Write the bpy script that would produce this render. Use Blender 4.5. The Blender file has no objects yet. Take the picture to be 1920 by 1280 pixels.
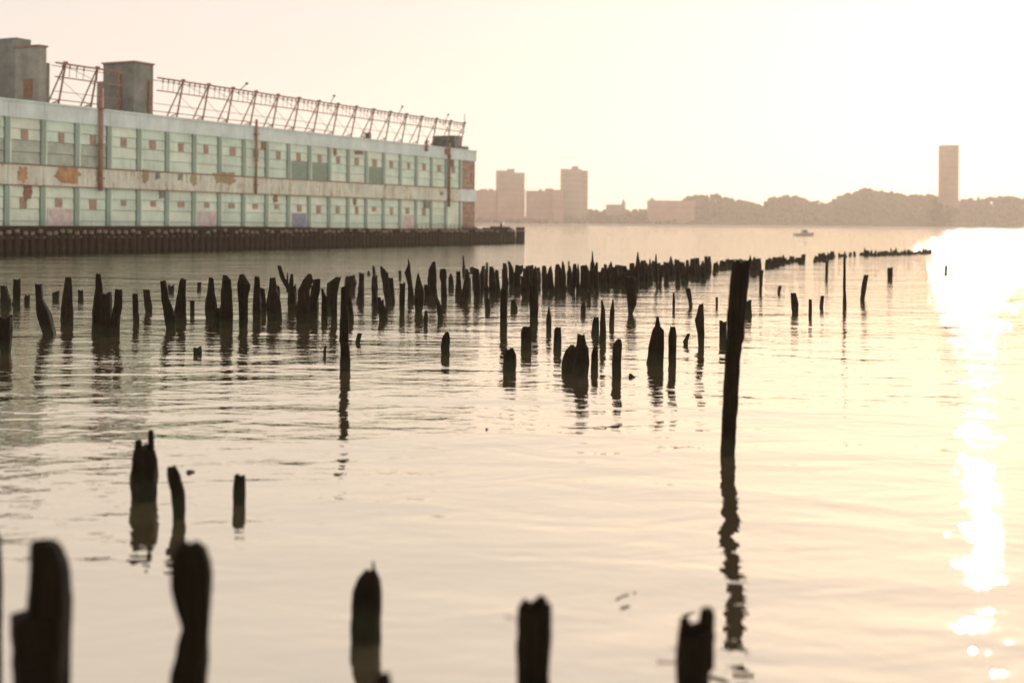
import bpy, bmesh, math, random
from mathutils import Vector, Matrix
from mathutils import noise as mnoise

SC = bpy.context.scene
COL = SC.collection
R = random.Random(57)

# ------------------------------------------------------------------ camera, sky, sun, exposure
FPX = 2400.0            # focal length in pixels of the 1920 px wide photograph (45 mm on 36 mm)
CAMH = 4.2              # eye height above the river
HX, HY = 960.0, 417.0   # principal point (level camera with vertical lens shift)
ROLL = 0.009
cam_d = bpy.data.cameras.new('camera')
cam = bpy.data.objects.new('camera', cam_d); COL.objects.link(cam)
cam_d.lens = 45.0; cam_d.sensor_width = 36.0; cam_d.sensor_fit = 'HORIZONTAL'
cam_d.shift_y = -(640.0 - HY) / 1920.0
cam_d.clip_start = 0.1; cam_d.clip_end = 20000.0
cam.location = (0, 0, CAMH)
cam.rotation_euler = (math.radians(90), -ROLL, 0)
cam_d.dof.use_dof = True
cam_d.dof.focus_distance = 43.0
cam_d.dof.aperture_fstop = 0.49
cam_d.dof.aperture_blades = 0
SC.camera = cam

SUN_AZ = math.radians(20.3)     # to the right of the view direction
SUN_EL = math.radians(12.5)
W = bpy.data.worlds.new('World'); SC.world = W; W.use_nodes = True
wn, wl = W.node_tree.nodes, W.node_tree.links
wn.clear()
sky = wn.new('ShaderNodeTexSky'); sky.sky_type = 'NISHITA'; sky.sun_disc = False
sky.sun_elevation = SUN_EL; sky.sun_rotation = SUN_AZ
sky.altitude = 0; sky.air_density = 1.0; sky.dust_density = 1.0; sky.ozone_density = 1.0
tint = wn.new('ShaderNodeMix'); tint.data_type = 'RGBA'; tint.blend_type = 'MULTIPLY'
tint.inputs[0].default_value = 1.0; tint.inputs[7].default_value = (1.0, 0.88, 0.96, 1)
# an even, bright veil of evening haze over the whole dome evens out the clear-sky gradient
veil = wn.new('ShaderNodeMix'); veil.data_type = 'RGBA'; veil.blend_type = 'MIX'
veil.inputs[0].default_value = 0.90; veil.inputs[7].default_value = (5.05, 4.48, 3.96, 1)
bg = wn.new('ShaderNodeBackground'); bg.inputs['Strength'].default_value = 0.10
wo = wn.new('ShaderNodeOutputWorld')
wl.new(sky.outputs[0], tint.inputs[6]); wl.new(tint.outputs[2], veil.inputs[6]); wl.new(veil.outputs[2], bg.inputs[0]); wl.new(bg.outputs[0], wo.inputs[0])

sun_d = bpy.data.lights.new('sun', 'SUN'); sun_d.energy = 2.0; sun_d.angle = math.radians(0.6)
sun_d.color = (1.0, 0.86, 0.72)
sun = bpy.data.objects.new('sun', sun_d); COL.objects.link(sun)
sdir = Vector((math.sin(SUN_AZ) * math.cos(SUN_EL), math.cos(SUN_AZ) * math.cos(SUN_EL), math.sin(SUN_EL)))
sun.rotation_euler = sdir.to_track_quat('Z', 'Y').to_euler()
sun.location = (60, 160, 80)

SC.view_settings.view_transform = 'Standard'; SC.view_settings.look = 'None'
SC.view_settings.gamma = 1.0; SC.view_settings.use_curve_mapping = False
SC.view_settings.exposure = 0.85
SC.render.engine = 'CYCLES'
SC.cycles.use_denoising = True
SC.cycles.max_bounces = 6; SC.cycles.diffuse_bounces = 3; SC.cycles.glossy_bounces = 3
SC.cycles.transmission_bounces = 2; SC.cycles.volume_bounces = 1
SC.cycles.sample_clamp_indirect = 6.0
SC.cycles.caustics_reflective = True; SC.cycles.blur_glossy = 1.0; SC.cycles.caustics_refractive = False

# ------------------------------------------------------------------ helpers
def unroll(x, y):
    dx, dy = x - HX, y - HY
    c, s = math.cos(ROLL), math.sin(ROLL)
    return dx * c + dy * s, -dx * s + dy * c
def depth_at(x, y):
    """distance of the water point seen at pixel (x, y)"""
    return FPX * CAMH / unroll(x, y)[1]
def at(x, y, Z):
    u, v = unroll(x, y)
    return u / FPX * Z, CAMH - v / FPX * Z       # world x, world height

def tag(o, label=None, cat=None, group=None, kind=None):
    if label: o['label'] = label
    if cat: o['category'] = cat
    if group: o['group'] = group
    if kind: o['kind'] = kind
    return o
def empty(name, loc, rz=0.0):
    o = bpy.data.objects.new(name, None); COL.objects.link(o)
    o.location = loc; o.rotation_euler = (0, 0, rz); o.empty_display_size = 0.5
    return o
def link(name, me, parent=None, loc=(0, 0, 0), rot=None):
    o = bpy.data.objects.new(name, me); COL.objects.link(o)
    o.location = loc
    if rot: o.rotation_euler = rot
    if parent: o.parent = parent
    return o
class MB:
    def __init__(s): s.v = []; s.f = []; s.m = []
    def add(s, vs, fs, mi=0):
        b = len(s.v); s.v += [tuple(p) for p in vs]
        for f in fs: s.f.append([b + i for i in f]); s.m.append(mi)
    def box(s, x0, x1, y0, y1, z0, z1, mi=0):
        vs = [(x, y, z) for z in (z0, z1) for y in (y0, y1) for x in (x0, x1)]
        s.add(vs, [(0, 2, 3, 1), (4, 5, 7, 6), (0, 1, 5, 4), (2, 6, 7, 3), (0, 4, 6, 2), (1, 3, 7, 5)], mi)
    def bar(s, a, b, t, t2=None, mi=0):
        a, b = Vector(a), Vector(b); d = (b - a).normalized()
        up = Vector((0, 0, 1)) if abs(d.z) < 0.95 else Vector((0, 1, 0))
        e = d.cross(up).normalized() * (t / 2); g = d.cross(e).normalized() * ((t2 or t) / 2)
        vs = [p + q for p in (a, b) for q in (-e - g, e - g, e + g, -e + g)]
        s.add(vs, [(3, 2, 1, 0), (4, 5, 6, 7), (0, 1, 5, 4), (1, 2, 6, 5), (2, 3, 7, 6), (3, 0, 4, 7)], mi)
    def tube(s, pts, rad, n=8, mi=0, cap=True):
        rings = []
        for i, p in enumerate(pts):
            p = Vector(p)
            q = Vector(pts[min(i + 1, len(pts) - 1)]) - Vector(pts[max(i - 1, 0)])
            d = q.normalized(); up = Vector((0, 0, 1)) if abs(d.z) < 0.9 else Vector((0, 1, 0))
            e = d.cross(up).normalized(); g = e.cross(d).normalized()
            r = rad[i] if isinstance(rad, (list, tuple)) else rad
            rings.append([p + e * (r * math.cos(2 * math.pi * k / n)) + g * (r * math.sin(2 * math.pi * k / n)) for k in range(n)])
        vs = [v for r in rings for v in r]; fs = []
        for i in range(len(rings) - 1):
            for k in range(n):
                a, b = i * n + k, i * n + (k + 1) % n
                fs.append((a, b, b + n, a + n))
        if cap:
            fs.append(tuple(range(n - 1, -1, -1))); fs.append(tuple(range((len(rings) - 1) * n, len(rings) * n)))
        s.add(vs, fs, mi)
    def mesh(s, name, mats, smooth=False):
        me = bpy.data.meshes.new(name); me.from_pydata(s.v, [], s.f)
        for m in (mats if isinstance(mats, (list, tuple)) else [mats]): me.materials.append(m)
        for p, mi in zip(me.polygons, s.m): p.material_index = mi; p.use_smooth = smooth
        bm = bmesh.new(); bm.from_mesh(me); bmesh.ops.recalc_face_normals(bm, faces=bm.faces); bm.to_mesh(me); bm.free()
        return me
    def build(s, name, mats, parent=None, loc=(0, 0, 0), rot=None, smooth=False):
        return link(name, s.mesh(name, mats, smooth), parent, loc, rot)

# ------------------------------------------------------------------ materials
def nodes_of(name):
    m = bpy.data.materials.new(name); m.use_nodes = True
    nt = m.node_tree; p = nt.nodes['Principled BSDF']
    return m, nt, p
def N(nt, typ, **kw):
    n = nt.nodes.new(typ)
    for k, v in kw.items(): setattr(n, k, v)
    return n
def ramp(nt, fac, stops):
    r = N(nt, 'ShaderNodeValToRGB'); e = r.color_ramp.elements
    e[0].position, e[0].color = stops[0][0], (*stops[0][1], 1)
    e[1].position, e[1].color = stops[-1][0], (*stops[-1][1], 1)
    for pos, c in stops[1:-1]:
        k = e.new(pos); k.color = (*c, 1)
    nt.links.new(fac, r.inputs[0]); return r
def coords(nt, scale=(1, 1, 1), which='Object'):
    tc = N(nt, 'ShaderNodeTexCoord'); mp = N(nt, 'ShaderNodeMapping')
    mp.inputs['Scale'].default_value = scale
    nt.links.new(tc.outputs[which], mp.inputs[0]); return mp.outputs[0]
def noise(nt, vec, scale, detail=4, rough=0.55, dist=0.0):
    n = N(nt, 'ShaderNodeTexNoise'); n.inputs['Scale'].default_value = scale
    n.inputs['Detail'].default_value = detail; n.inputs['Roughness'].default_value = rough
    n.inputs['Distortion'].default_value = dist
    nt.links.new(vec, n.inputs['Vector']); return n.outputs['Fac']
def bump(nt, h, dist, strength=1.0, prev=None):
    b = N(nt, 'ShaderNodeBump'); b.inputs['Distance'].default_value = dist; b.inputs['Strength'].default_value = strength
    nt.links.new(h, b.inputs['Height'])
    if prev: nt.links.new(prev, b.inputs['Normal'])
    return b.outputs[0]
def mix(nt, fac, a, b, mode='MIX'):
    m = N(nt, 'ShaderNodeMix', data_type='RGBA', blend_type=mode)
    for sock, val in ((m.inputs[0], fac), (m.inputs[6], a), (m.inputs[7], b)):
        if hasattr(val, 'is_output'): nt.links.new(val, sock)
        elif isinstance(val, tuple): sock.default_value = (*val, 1)
        else: sock.default_value = val
    return m.outputs[2]

def plain(name, col, rough=0.7, var=0.25, scale=1.5, metallic=0.0, bmp=0.01):
    """painted or mineral surface with blotchy wear"""
    m, nt, p = nodes_of(name); c = coords(nt, which='Object')
    f = noise(nt, c, scale, 6, 0.65)
    lo = tuple(x * (1 - var) for x in col); hi = tuple(min(1, x * (1 + var)) for x in col)
    r = ramp(nt, f, [(0.3, lo), (0.7, hi)])
    nt.links.new(r.outputs[0], p.inputs['Base Color'])
    p.inputs['Roughness'].default_value = rough; p.inputs['Metallic'].default_value = metallic
    f2 = noise(nt, c, scale * 6, 4)
    nt.links.new(bump(nt, f2, bmp), p.inputs['Normal'])
    return m
def stained(name, col, rust=0.5, streak=1.0, ribs=0.0, rustcol=(0.23, 0.105, 0.045)):
    """painted sheet metal with rust blooms and run-down streaks; pattern in the pier's own space"""
    m, nt, p = nodes_of(name)
    tc = N(nt, 'ShaderNodeTexCoord'); gm = N(nt, 'ShaderNodeNewGeometry')
    base = ramp(nt, noise(nt, gm.outputs['Position'], 0.35, 5, 0.6), [(0.3, tuple(x * 0.82 for x in col)), (0.7, tuple(min(1, x * 1.12) for x in col))]).outputs[0]
    mp = N(nt, 'ShaderNodeMapping'); mp.inputs['Scale'].default_value = (1.6, 1.6, 0.16)
    nt.links.new(gm.outputs['Position'], mp.inputs[0])
    st = noise(nt, mp.outputs[0], 1.2, 6, 0.7)
    bl = noise(nt, gm.outputs['Position'], 0.5, 6, 0.7, 0.6)
    s1 = ramp(nt, st, [(0.47, (0, 0, 0)), (0.64, (1, 1, 1))]).outputs[0]
    s2 = ramp(nt, bl, [(0.40, (0, 0, 0)), (0.60, (1, 1, 1))]).outputs[0]
    mu = N(nt, 'ShaderNodeMath', operation='MULTIPLY'); nt.links.new(s1, mu.inputs[0]); nt.links.new(s2, mu.inputs[1])
    m2 = N(nt, 'ShaderNodeMath', operation='MULTIPLY'); nt.links.new(mu.outputs[0], m2.inputs[0]); m2.inputs[1].default_value = rust
    colr = mix(nt, m2.outputs[0], base, rustcol)
    grime = ramp(nt, noise(nt, mp.outputs[0], 2.6, 5, 0.7), [(0.35, (0.78, 0.76, 0.70)), (0.6, (1, 1, 1))]).outputs[0]
    colr = mix(nt, 0.8 * streak, colr, grime, 'MULTIPLY')
    nt.links.new(colr, p.inputs['Base Color']); p.inputs['Roughness'].default_value = 0.62
    nb = bump(nt, st, 0.02)
    if ribs:
        w = N(nt, 'ShaderNodeTexWave', wave_type='BANDS', bands_direction='X'); w.inputs['Scale'].default_value = ribs
        nt.links.new(tc.outputs['Object'], w.inputs['Vector'])
        nb = bump(nt, w.outputs['Fac'], 0.03, 1.0, nb)
    nt.links.new(nb, p.inputs['Normal'])
    return m
def wood(name, dark, light, algae=True):
    m, nt, p = nodes_of(name)
    c = coords(nt, (7, 7, 0.7)); f = noise(nt, c, 2.2, 7, 0.7, 0.4)
    c2 = coords(nt, (1, 1, 1)); f2 = noise(nt, c2, 3.0, 5, 0.6)
    r = ramp(nt, f, [(0.3, dark), (0.72, light)]).outputs[0]
    r = mix(nt, 0.7, r, ramp(nt, f2, [(0.3, (0.55, 0.5, 0.45)), (0.7, (1.15, 1.1, 1.0))]).outputs[0], 'MULTIPLY')
    if algae:   # weed and tide mark that grows on the wood up to about half a metre above the river
        gm = N(nt, 'ShaderNodeNewGeometry'); sx = N(nt, 'ShaderNodeSeparateXYZ'); nt.links.new(gm.outputs['Position'], sx.inputs[0])
        ad = N(nt, 'ShaderNodeMath', operation='MULTIPLY_ADD'); nt.links.new(f2, ad.inputs[0]); ad.inputs[1].default_value = 0.5; nt.links.new(sx.outputs[2], ad.inputs[2])
        k = ramp(nt, ad.outputs[0], [(0.42, (1, 1, 1)), (0.62, (0, 0, 0))]).outputs[0]
        r = mix(nt, k, r, (0.020, 0.021, 0.010))
    nt.links.new(r, p.inputs['Base Color']); p.inputs['Roughness'].default_value = 0.8
    p.inputs['Specular IOR Level'].default_value = 0.08
    nb = bump(nt, f, 0.03); nb = bump(nt, f2, 0.04, 1.0, nb)
    nt.links.new(nb, p.inputs['Normal']); return m

M = {}
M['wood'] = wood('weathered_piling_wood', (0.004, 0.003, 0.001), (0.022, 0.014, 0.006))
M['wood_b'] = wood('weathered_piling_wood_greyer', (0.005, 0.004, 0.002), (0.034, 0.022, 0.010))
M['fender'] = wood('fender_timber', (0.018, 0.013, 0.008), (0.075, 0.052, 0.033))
M['cap'] = plain('lit_pile_top', (0.19, 0.145, 0.11), 0.85, 0.4, 3)  # pale colour paints in the light that falls on the fender pile tops
M['mint'] = stained('mint_green_sheet', (0.67, 0.83, 0.72), 0.22, 0.45, 2.2)
M['mint_b'] = stained('mint_green_sheet_pale', (0.74, 0.85, 0.73), 0.16, 0.4, 2.2)
M['column'] = stained('grey_green_column', (0.29, 0.39, 0.34), 0.3, 0.6)
M['fascia'] = stained('blue_grey_fascia', (0.62, 0.73, 0.72), 0.12, 0.45)
M['band'] = stained('rusty_grey_band', (0.62, 0.66, 0.58), 1.0, 0.6, 0, (0.33, 0.19, 0.07))
M['band_rust'] = stained('heavily_rusted_band', (0.36, 0.30, 0.20), 1.0, 1.0, 0, (0.34, 0.13, 0.03))
M['orange'] = plain('orange_primer', (0.38, 0.22, 0.11), 0.7, 0.4, 0.8)
M['core'] = plain('dark_inner_wall', (0.16, 0.18, 0.15), 0.9, 0.3, 0.6)
M['louver'] = plain('grey_green_louver', (0.42, 0.52, 0.43), 0.6, 0.2, 2)
M['shutter'] = plain('grey_shutter', (0.38, 0.43, 0.37), 0.7, 0.25, 0.8)
M['roof'] = plain('roof_gravel', (0.20, 0.19, 0.17), 0.95, 0.3, 2)
M['concrete'] = plain('grey_concrete', (0.28, 0.28, 0.245), 0.9, 0.35, 0.5)
M['concrete_d'] = plain('dark_grey_concrete', (0.20, 0.205, 0.185), 0.9, 0.35, 0.5)
M['rust'] = plain('rusty_iron', (0.25, 0.135, 0.09), 0.75, 0.45, 4)
M['steel'] = plain('weathered_steel', (0.20, 0.17, 0.14), 0.6, 0.4, 3, 0.3)
M['steel_r'] = plain('red_oxide_steel', (0.30, 0.16, 0.125), 0.7, 0.4, 3, 0.1)
M['mesh'] = plain('dark_screen', (0.11, 0.115, 0.10), 0.8, 0.35, 6)
M['pinkdoor'] = plain('faded_pink_paint', (0.56, 0.48, 0.47), 0.75, 0.3, 0.9)
M['bluedoor'] = plain('faded_blue_paint', (0.27, 0.27, 0.36), 0.75, 0.4, 0.9)
M['white'] = plain('weathered_white', (0.66, 0.66, 0.62), 0.6, 0.15, 2)
M['deck'] = plain('deck_planks', (0.10, 0.075, 0.055), 0.95, 0.4, 1.5)
M['leaf'] = plain('leaf_green', (0.07, 0.11, 0.035), 0.8, 0.3, 4)
M['twig'] = plain('wet_twig', (0.05, 0.035, 0.02), 0.7, 0.3, 8)
M['boat'] = plain('boat_white', (0.40, 0.36, 0.34), 0.4, 0.1, 2)
M['glass'] = plain('dark_glass', (0.04, 0.045, 0.05), 0.15, 0.2, 2)

def brickmat(name, a, b, mortar, scale):
    m, nt, p = nodes_of(name); tc = N(nt, 'ShaderNodeTexCoord')
    mp = N(nt, 'ShaderNodeMapping'); mp.inputs['Rotation'].default_value = (math.radians(90), 0, 0)
    nt.links.new(tc.outputs['Object'], mp.inputs[0])
    t = N(nt, 'ShaderNodeTexBrick'); t.inputs['Scale'].default_value = scale
    t.inputs['Color1'].default_value = (*a, 1); t.inputs['Color2'].default_value = (*b, 1); t.inputs['Mortar'].default_value = (*mortar, 1)
    t.inputs['Mortar Size'].default_value = 0.03
    nt.links.new(mp.outputs[0], t.inputs['Vector'])
    d = ramp(nt, noise(nt, tc.outputs['Object'], 1.3, 5), [(0.3, (0.65, 0.62, 0.6)), (0.7, (1.1, 1.1, 1.1))]).outputs[0]
    nt.links.new(mix(nt, 0.8, t.outputs['Color'], d, 'MULTIPLY'), p.inputs['Base Color']); p.inputs['Roughness'].default_value = 0.85
    nt.links.new(bump(nt, t.outputs['Fac'], -0.02), p.inputs['Normal'])
    return m
M['patch'] = brickmat('bricked_up_opening', (0.44, 0.25, 0.18), (0.36, 0.20, 0.15), (0.58, 0.53, 0.46), 1.6)
M['block_a'] = plain('terracotta_block', (0.35, 0.235, 0.18), 0.85, 0.2, 2.0)
M['block_b'] = plain('terracotta_block_pale', (0.40, 0.28, 0.22), 0.85, 0.2, 2.0)
M['block_c'] = plain('terracotta_block_brown', (0.29, 0.195, 0.15), 0.85, 0.25, 2.0)
M['mortar'] = plain('dark_mortar', (0.16, 0.12, 0.10), 0.95, 0.2, 3)

def far(name, col, scale=0.05):
    return plain(name, col, 0.9, 0.2, scale, 0.0, 0.2)
M['apt'] = far('far_apartment_concrete', (0.33, 0.27, 0.24))
M['apt_p'] = far('far_apartment_brick', (0.33, 0.21, 0.19))
M['far_dark'] = far('far_roof', (0.25, 0.18, 0.16))
M['far_glass'] = far('far_window', (0.10, 0.10, 0.11))
M['woods'] = far('far_foliage', (0.065, 0.055, 0.032), 0.08)
M['hill'] = far('far_ground', (0.07, 0.06, 0.036), 0.02)
M['stone'] = far('far_seawall', (0.36, 0.33, 0.29), 0.05)

# water: dark river body under a reflecting, rippled surface
def water_mat():
    m, nt, p = nodes_of('river_water')
    tc = N(nt, 'ShaderNodeTexCoord')
    def layer(scale, sx, sy, rot, detail, dist, prev, distort=0.3, rough=0.5, mask=None):
        mp = N(nt, 'ShaderNodeMapping'); mp.inputs['Scale'].default_value = (sx, sy, 1); mp.inputs['Rotation'].default_value = (0, 0, rot)
        nt.links.new(tc.outputs['Object'], mp.inputs[0])
        bo = bump(nt, noise(nt, mp.outputs[0], scale, detail, rough, distort), dist, 1.0, prev)
        if mask: nt.links.new(mask, bo.node.inputs['Strength'])
        return bo
    sp = N(nt, 'ShaderNodeSeparateXYZ'); nt.links.new(tc.outputs['Object'], sp.inputs[0])
    wv = N(nt, 'ShaderNodeMath', operation='MULTIPLY_ADD'); nt.links.new(noise(nt, tc.outputs['Object'], 0.06, 3), wv.inputs[0]); wv.inputs[1].default_value = 60; nt.links.new(sp.outputs[1], wv.inputs[2])
    wind = N(nt, 'ShaderNodeMapRange', interpolation_type='SMOOTHSTEP'); nt.links.new(wv.outputs[0], wind.inputs[0])
    wind.inputs['From Min'].default_value = 45; wind.inputs['From Max'].default_value = 150
    wind.inputs['To Min'].default_value = 0.16; wind.inputs['To Max'].default_value = 1.0
    wm = wind.outputs[0]
    b = layer(0.16, 0.55, 1.0, 0.15, 2, 0.17, None)
    b = layer(0.75, 0.55, 1.0, -0.25, 2, 0.055, b, 0.5)
    b = layer(0.13, 0.4, 1.0, 0.1, 3, 0.32, b, 0.5, 0.6, wm)
    b = layer(2.3, 0.6, 1.0, 0.2, 2, 0.008, b, 0.6)
    b = layer(1.5, 0.6, 1.0, 0.35, 2, 0.055, b, 0.5, 0.5, wm)
    b = layer(4.5, 0.7, 1.0, -0.1, 2, 0.036, b, 0.4, 0.5, wm)
    nt.nodes.remove(p)
    df = N(nt, 'ShaderNodeBsdfDiffuse'); df.inputs[0].default_value = (0.12, 0.095, 0.055, 1)
    gl = N(nt, 'ShaderNodeBsdfGlossy'); gl.inputs['Roughness'].default_value = 0.014; gl.inputs[0].default_value = (1.0, 0.955, 0.85, 1)
    fr = N(nt, 'ShaderNodeFresnel'); fr.inputs[0].default_value = 1.33
    mr = N(nt, 'ShaderNodeMapRange'); mr.inputs['To Min'].default_value = 0.68; mr.inputs['To Max'].default_value = 1.0
    for q in (df, gl, fr): nt.links.new(b, q.inputs['Normal'])
    nt.links.new(fr.outputs[0], mr.inputs[0])
    mx = N(nt, 'ShaderNodeMixShader'); nt.links.new(mr.outputs[0], mx.inputs[0]); nt.links.new(df.outputs[0], mx.inputs[1]); nt.links.new(gl.outputs[0], mx.inputs[2])
    nt.links.new(mx.outputs[0], nt.nodes['Material Output'].inputs['Surface'])
    return m
M['water'] = water_mat()

# ------------------------------------------------------------------ setting: water, far bank, air
mb = MB(); mb.add([(-2600, -120, 0), (2600, -120, 0), (2600, 2150, 0), (-2600, 2150, 0)], [(0, 1, 2, 3)])
tag(mb.build('river_water', M['water']), kind='structure')

ZF = 2080.0
def fx(x): return (x - HX) / FPX * ZF
PXM = FPX / ZF
def fz(x, y): return at(x, y, ZF)[1]
# the skyline of the wooded bank as read along the photo (x, y of tree tops)
SKY = [(860, 408), (900, 407), (960, 406), (1050, 402), (1060, 394), (1100, 389), (1150, 390), (1215, 388), (1240, 390), (1296, 386), (1306, 366), (1320, 359), (1345, 360), (1372, 359),
       (1400, 366), (1432, 371), (1462, 381), (1474, 366), (1500, 363), (1524, 358), (1550, 368), (1580, 371), (1597, 377), (1620, 360), (1645, 353), (1672, 345), (1700, 351),
       (1740, 357), (1790, 357), (1815, 360), (1835, 370), (1858, 366), (1876, 364), (1890, 371), (1915, 363), (1960, 362), (2050, 366), (2300, 372), (2800, 376)]
def skyline(x):
    if x <= SKY[0][0]: return SKY[0][1] + 2
    for (a, b), (c, d) in zip(SKY, SKY[1:]):
        if a <= x <= c: return b + (d - b) * (x - a) / (c - a)
    return SKY[-1][1]
# bank terrain: rises behind a low seawall
mb = MB(); nx, ny = 120, 10
for j in range(ny + 1):
    for i in range(nx + 1):
        px = -900 + 4300 * i / nx; t = j / ny
        top = max(6.0, fz(px, skyline(px)) - 7.0)
        z = 2.5 + (top - 2.5) * (1 - (1 - min(1, t * 2.2)) ** 2) * (0.9 + 0.1 * mnoise.noise(Vector((px * 0.01, t * 3, 0))))
        if t > 0.5: z *= 1 - 0.5 * (t - 0.5)
        mb.v.append((fx(px), ZF + 6 + t * 420, z))
for j in range(ny):
    for i in range(nx):
        a = j * (nx + 1) + i; mb.f.append([a, a + 1, a + nx + 2, a + nx + 1]); mb.m.append(0)
b0 = len(mb.v)
for i in range(nx + 1): mb.v.append((fx(-900 + 4300 * i / nx), ZF + 6, -1))
for i in range(nx): mb.f.append([i, b0 + i, b0 + i + 1, i + 1]); mb.m.append(0)
tag(mb.build('far_bank_terrain', M['hill'], smooth=True), kind='structure')
mb = MB(); mb.box(fx(-900), fx(3400), ZF, ZF + 8, -1, 2.9); tag(mb.build('seawall', M['stone']), kind='structure')

# wood on the bank: crowns of many small leaf clumps, one far mass
def blob(mbx, c, r, rz, seed):
    n1, n2 = 7, 5; vs = []; fs = []
    for j in range(n2 + 1):
        th = math.pi * j / n2
        for i in range(n1):
            ph = 2 * math.pi * i / n1
            d = Vector((math.sin(th) * math.cos(ph), math.sin(th) * math.sin(ph), math.cos(th)))
            k = 1 + 0.45 * mnoise.noise(d * 1.7 + Vector((seed * 7.3, seed * 3.1, seed)))
            vs.append((c[0] + d.x * r * k, c[1] + d.y * r * k, c[2] + d.z * rz * k))
    for j in range(n2):
        for i in range(n1):
            a, b = j * n1 + i, j * n1 + (i + 1) % n1
            fs.append((a, b, b + n1, a + n1))
    mbx.add(vs, fs)
mb = MB(); q = 0
for k in range(4200):
    px = R.uniform(840, 2500)
    top = fz(px, skyline(px)); row = R.random()
    r = R.uniform(2.2, 5.5)
    ztop = 6 + (top - 6) * (row ** 0.55)
    z = ztop - r * R.uniform(0.9, 1.3)
    if z < 3: z = 3 + R.random() * 3
    blob(mb, (fx(px), ZF + 14 + row * 150 + R.uniform(-10, 10), z), r, r * R.uniform(0.8, 1.3), k * 0.37)
tag(mb.build('far_woods', M['woods'], smooth=True), 'hazy wooded bank of trees across the river', 'trees', kind='stuff')

def far_block(name, label, segs, mat, group=None, depth=26, zoff=30, base_y=412, ribs=True):
    """segs: (x0, x1, ytop) pixel spans of one building"""
    x0 = min(s[0] for s in segs); x1 = max(s[1] for s in segs); Zb = ZF + zoff; k = Zb / ZF
    root = empty(name, ((x0 + x1) / 2 * 0 + (((x0 + x1) / 2) - HX) / FPX * Zb, Zb, 0))
    ox = (((x0 + x1) / 2) - HX) / FPX * Zb
    tag(root, label, 'building', group)
    for i, (a, b, y) in enumerate(segs):
        xa, xb = (a - HX) / FPX * Zb - ox, (b - HX) / FPX * Zb - ox
        z1 = at((a + b) / 2, y, Zb)[1]
        small = i > 0 and (b - a) < 15 and y < min(q[2] for q in segs if q[1] - q[0] >= 11.5 and q is not segs[i])
        m = MB()
        if small:
            m.box(xa, xb, 8, depth - 6, z1 - 9, z1)
            m.build('roof_housing', mat, root)
            continue
        y0 = 0.0 if i == 0 else R.uniform(0.5, 3)
        m.box(xa, xb, y0, depth, 0, z1)
        w = m.build('wall', mat, root)
        m = MB(); m.box(xa - .4, xb + .4, y0 - .4, depth + .4, z1 + .01, z1 + 1.1); m.build('roof', M['far_dark'], root)
        nf = int(z1 / 9)
        for f in range(1, nf):
            m = MB(); zz = z1 * f / nf; m.box(xa - .25, xb + .25, y0 - 1.2, y0 - .95, zz - .5, zz + .5); m.build('floor_band', M['far_dark'], w)
        if ribs:      # shallow piers between the bays of the facade
            nb = max(2, int((xb - xa) / 7))
            for c in range(1, nb):
                xm = xa + c * (xb - xa) / nb
                m = MB(); m.box(xm - .7, xm + .7, y0 - .9, y0 - .01, 0, z1 - 2); m.build('pier', mat, w)
    return root
far_block('apartment_tower', 'hazy apartment tower nearest the pier with a small roof housing', [(929, 963, 321), (963, 983, 325), (950, 964, 316)], M['apt'], zoff=60)
far_block('apartment_tower', 'taller hazy apartment tower standing right of the low pink blocks', [(1051, 1090, 318), (1090, 1102, 321), (1072, 1084, 311)], M['apt'], zoff=45)
far_block('apartment_block', 'low pinkish apartment block beside the pier end, far bank', [(880, 931, 358), (899, 913, 354), (916, 924, 355.5)], M['apt_p'], zoff=28)
far_block('apartment_block', 'low pinkish apartment block in front of the left far tower', [(933, 984, 356.5), (962, 975, 353.5)], M['apt_p'], zoff=22)
far_block('apartment_block', 'low pink block between the two far towers, stepped roof', [(986, 1022, 359), (1022, 1037, 354.5), (1010, 1016, 356)], M['apt_p'], zoff=26)
far_block('apartment_block', 'narrow low pink block touching the taller far tower', [(1038, 1056, 357)], M['apt_p'], zoff=18)
far_block('long_low_building', 'long flat roofed building among trees on the wooded bank', [(1216, 1302, 377), (1221, 1227, 371)], M['apt_p'], zoff=20)
far_block('slab_tower', 'lone tall slab tower rising above the trees at far right', [(1768, 1797, 273)], M['apt_p'], zoff=70)
# church steeple
xs, zs = at(1169.5, 371, ZF + 80)
r0 = tag(empty('church_steeple', (xs, ZF + 80, 0)), 'tiny steeple above trees right of the taller far tower', 'steeple')
m = MB(); m.box(-3.2, 3.2, 0, 6.4, 0, zs - 9); m.build('tower', M['apt'], r0)
m = MB(); m.add([(-3.4, -.2, zs - 8.98), (3.4, -.2, zs - 8.98), (3.4, 6.6, zs - 8.98), (-3.4, 6.6, zs - 8.98), (0, 3.2, zs)], [(0, 1, 4), (1, 2, 4), (2, 3, 4), (3, 0, 4), (3, 2, 1, 0)]); m.build('spire', M['far_dark'], r0)
xs, zs = at(1150, 386, ZF + 60)
far_block('low_house', 'low hazy house beside the tiny steeple on the far bank', [(1138, 1166, 384.5)], M['apt'], zoff=70)

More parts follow.
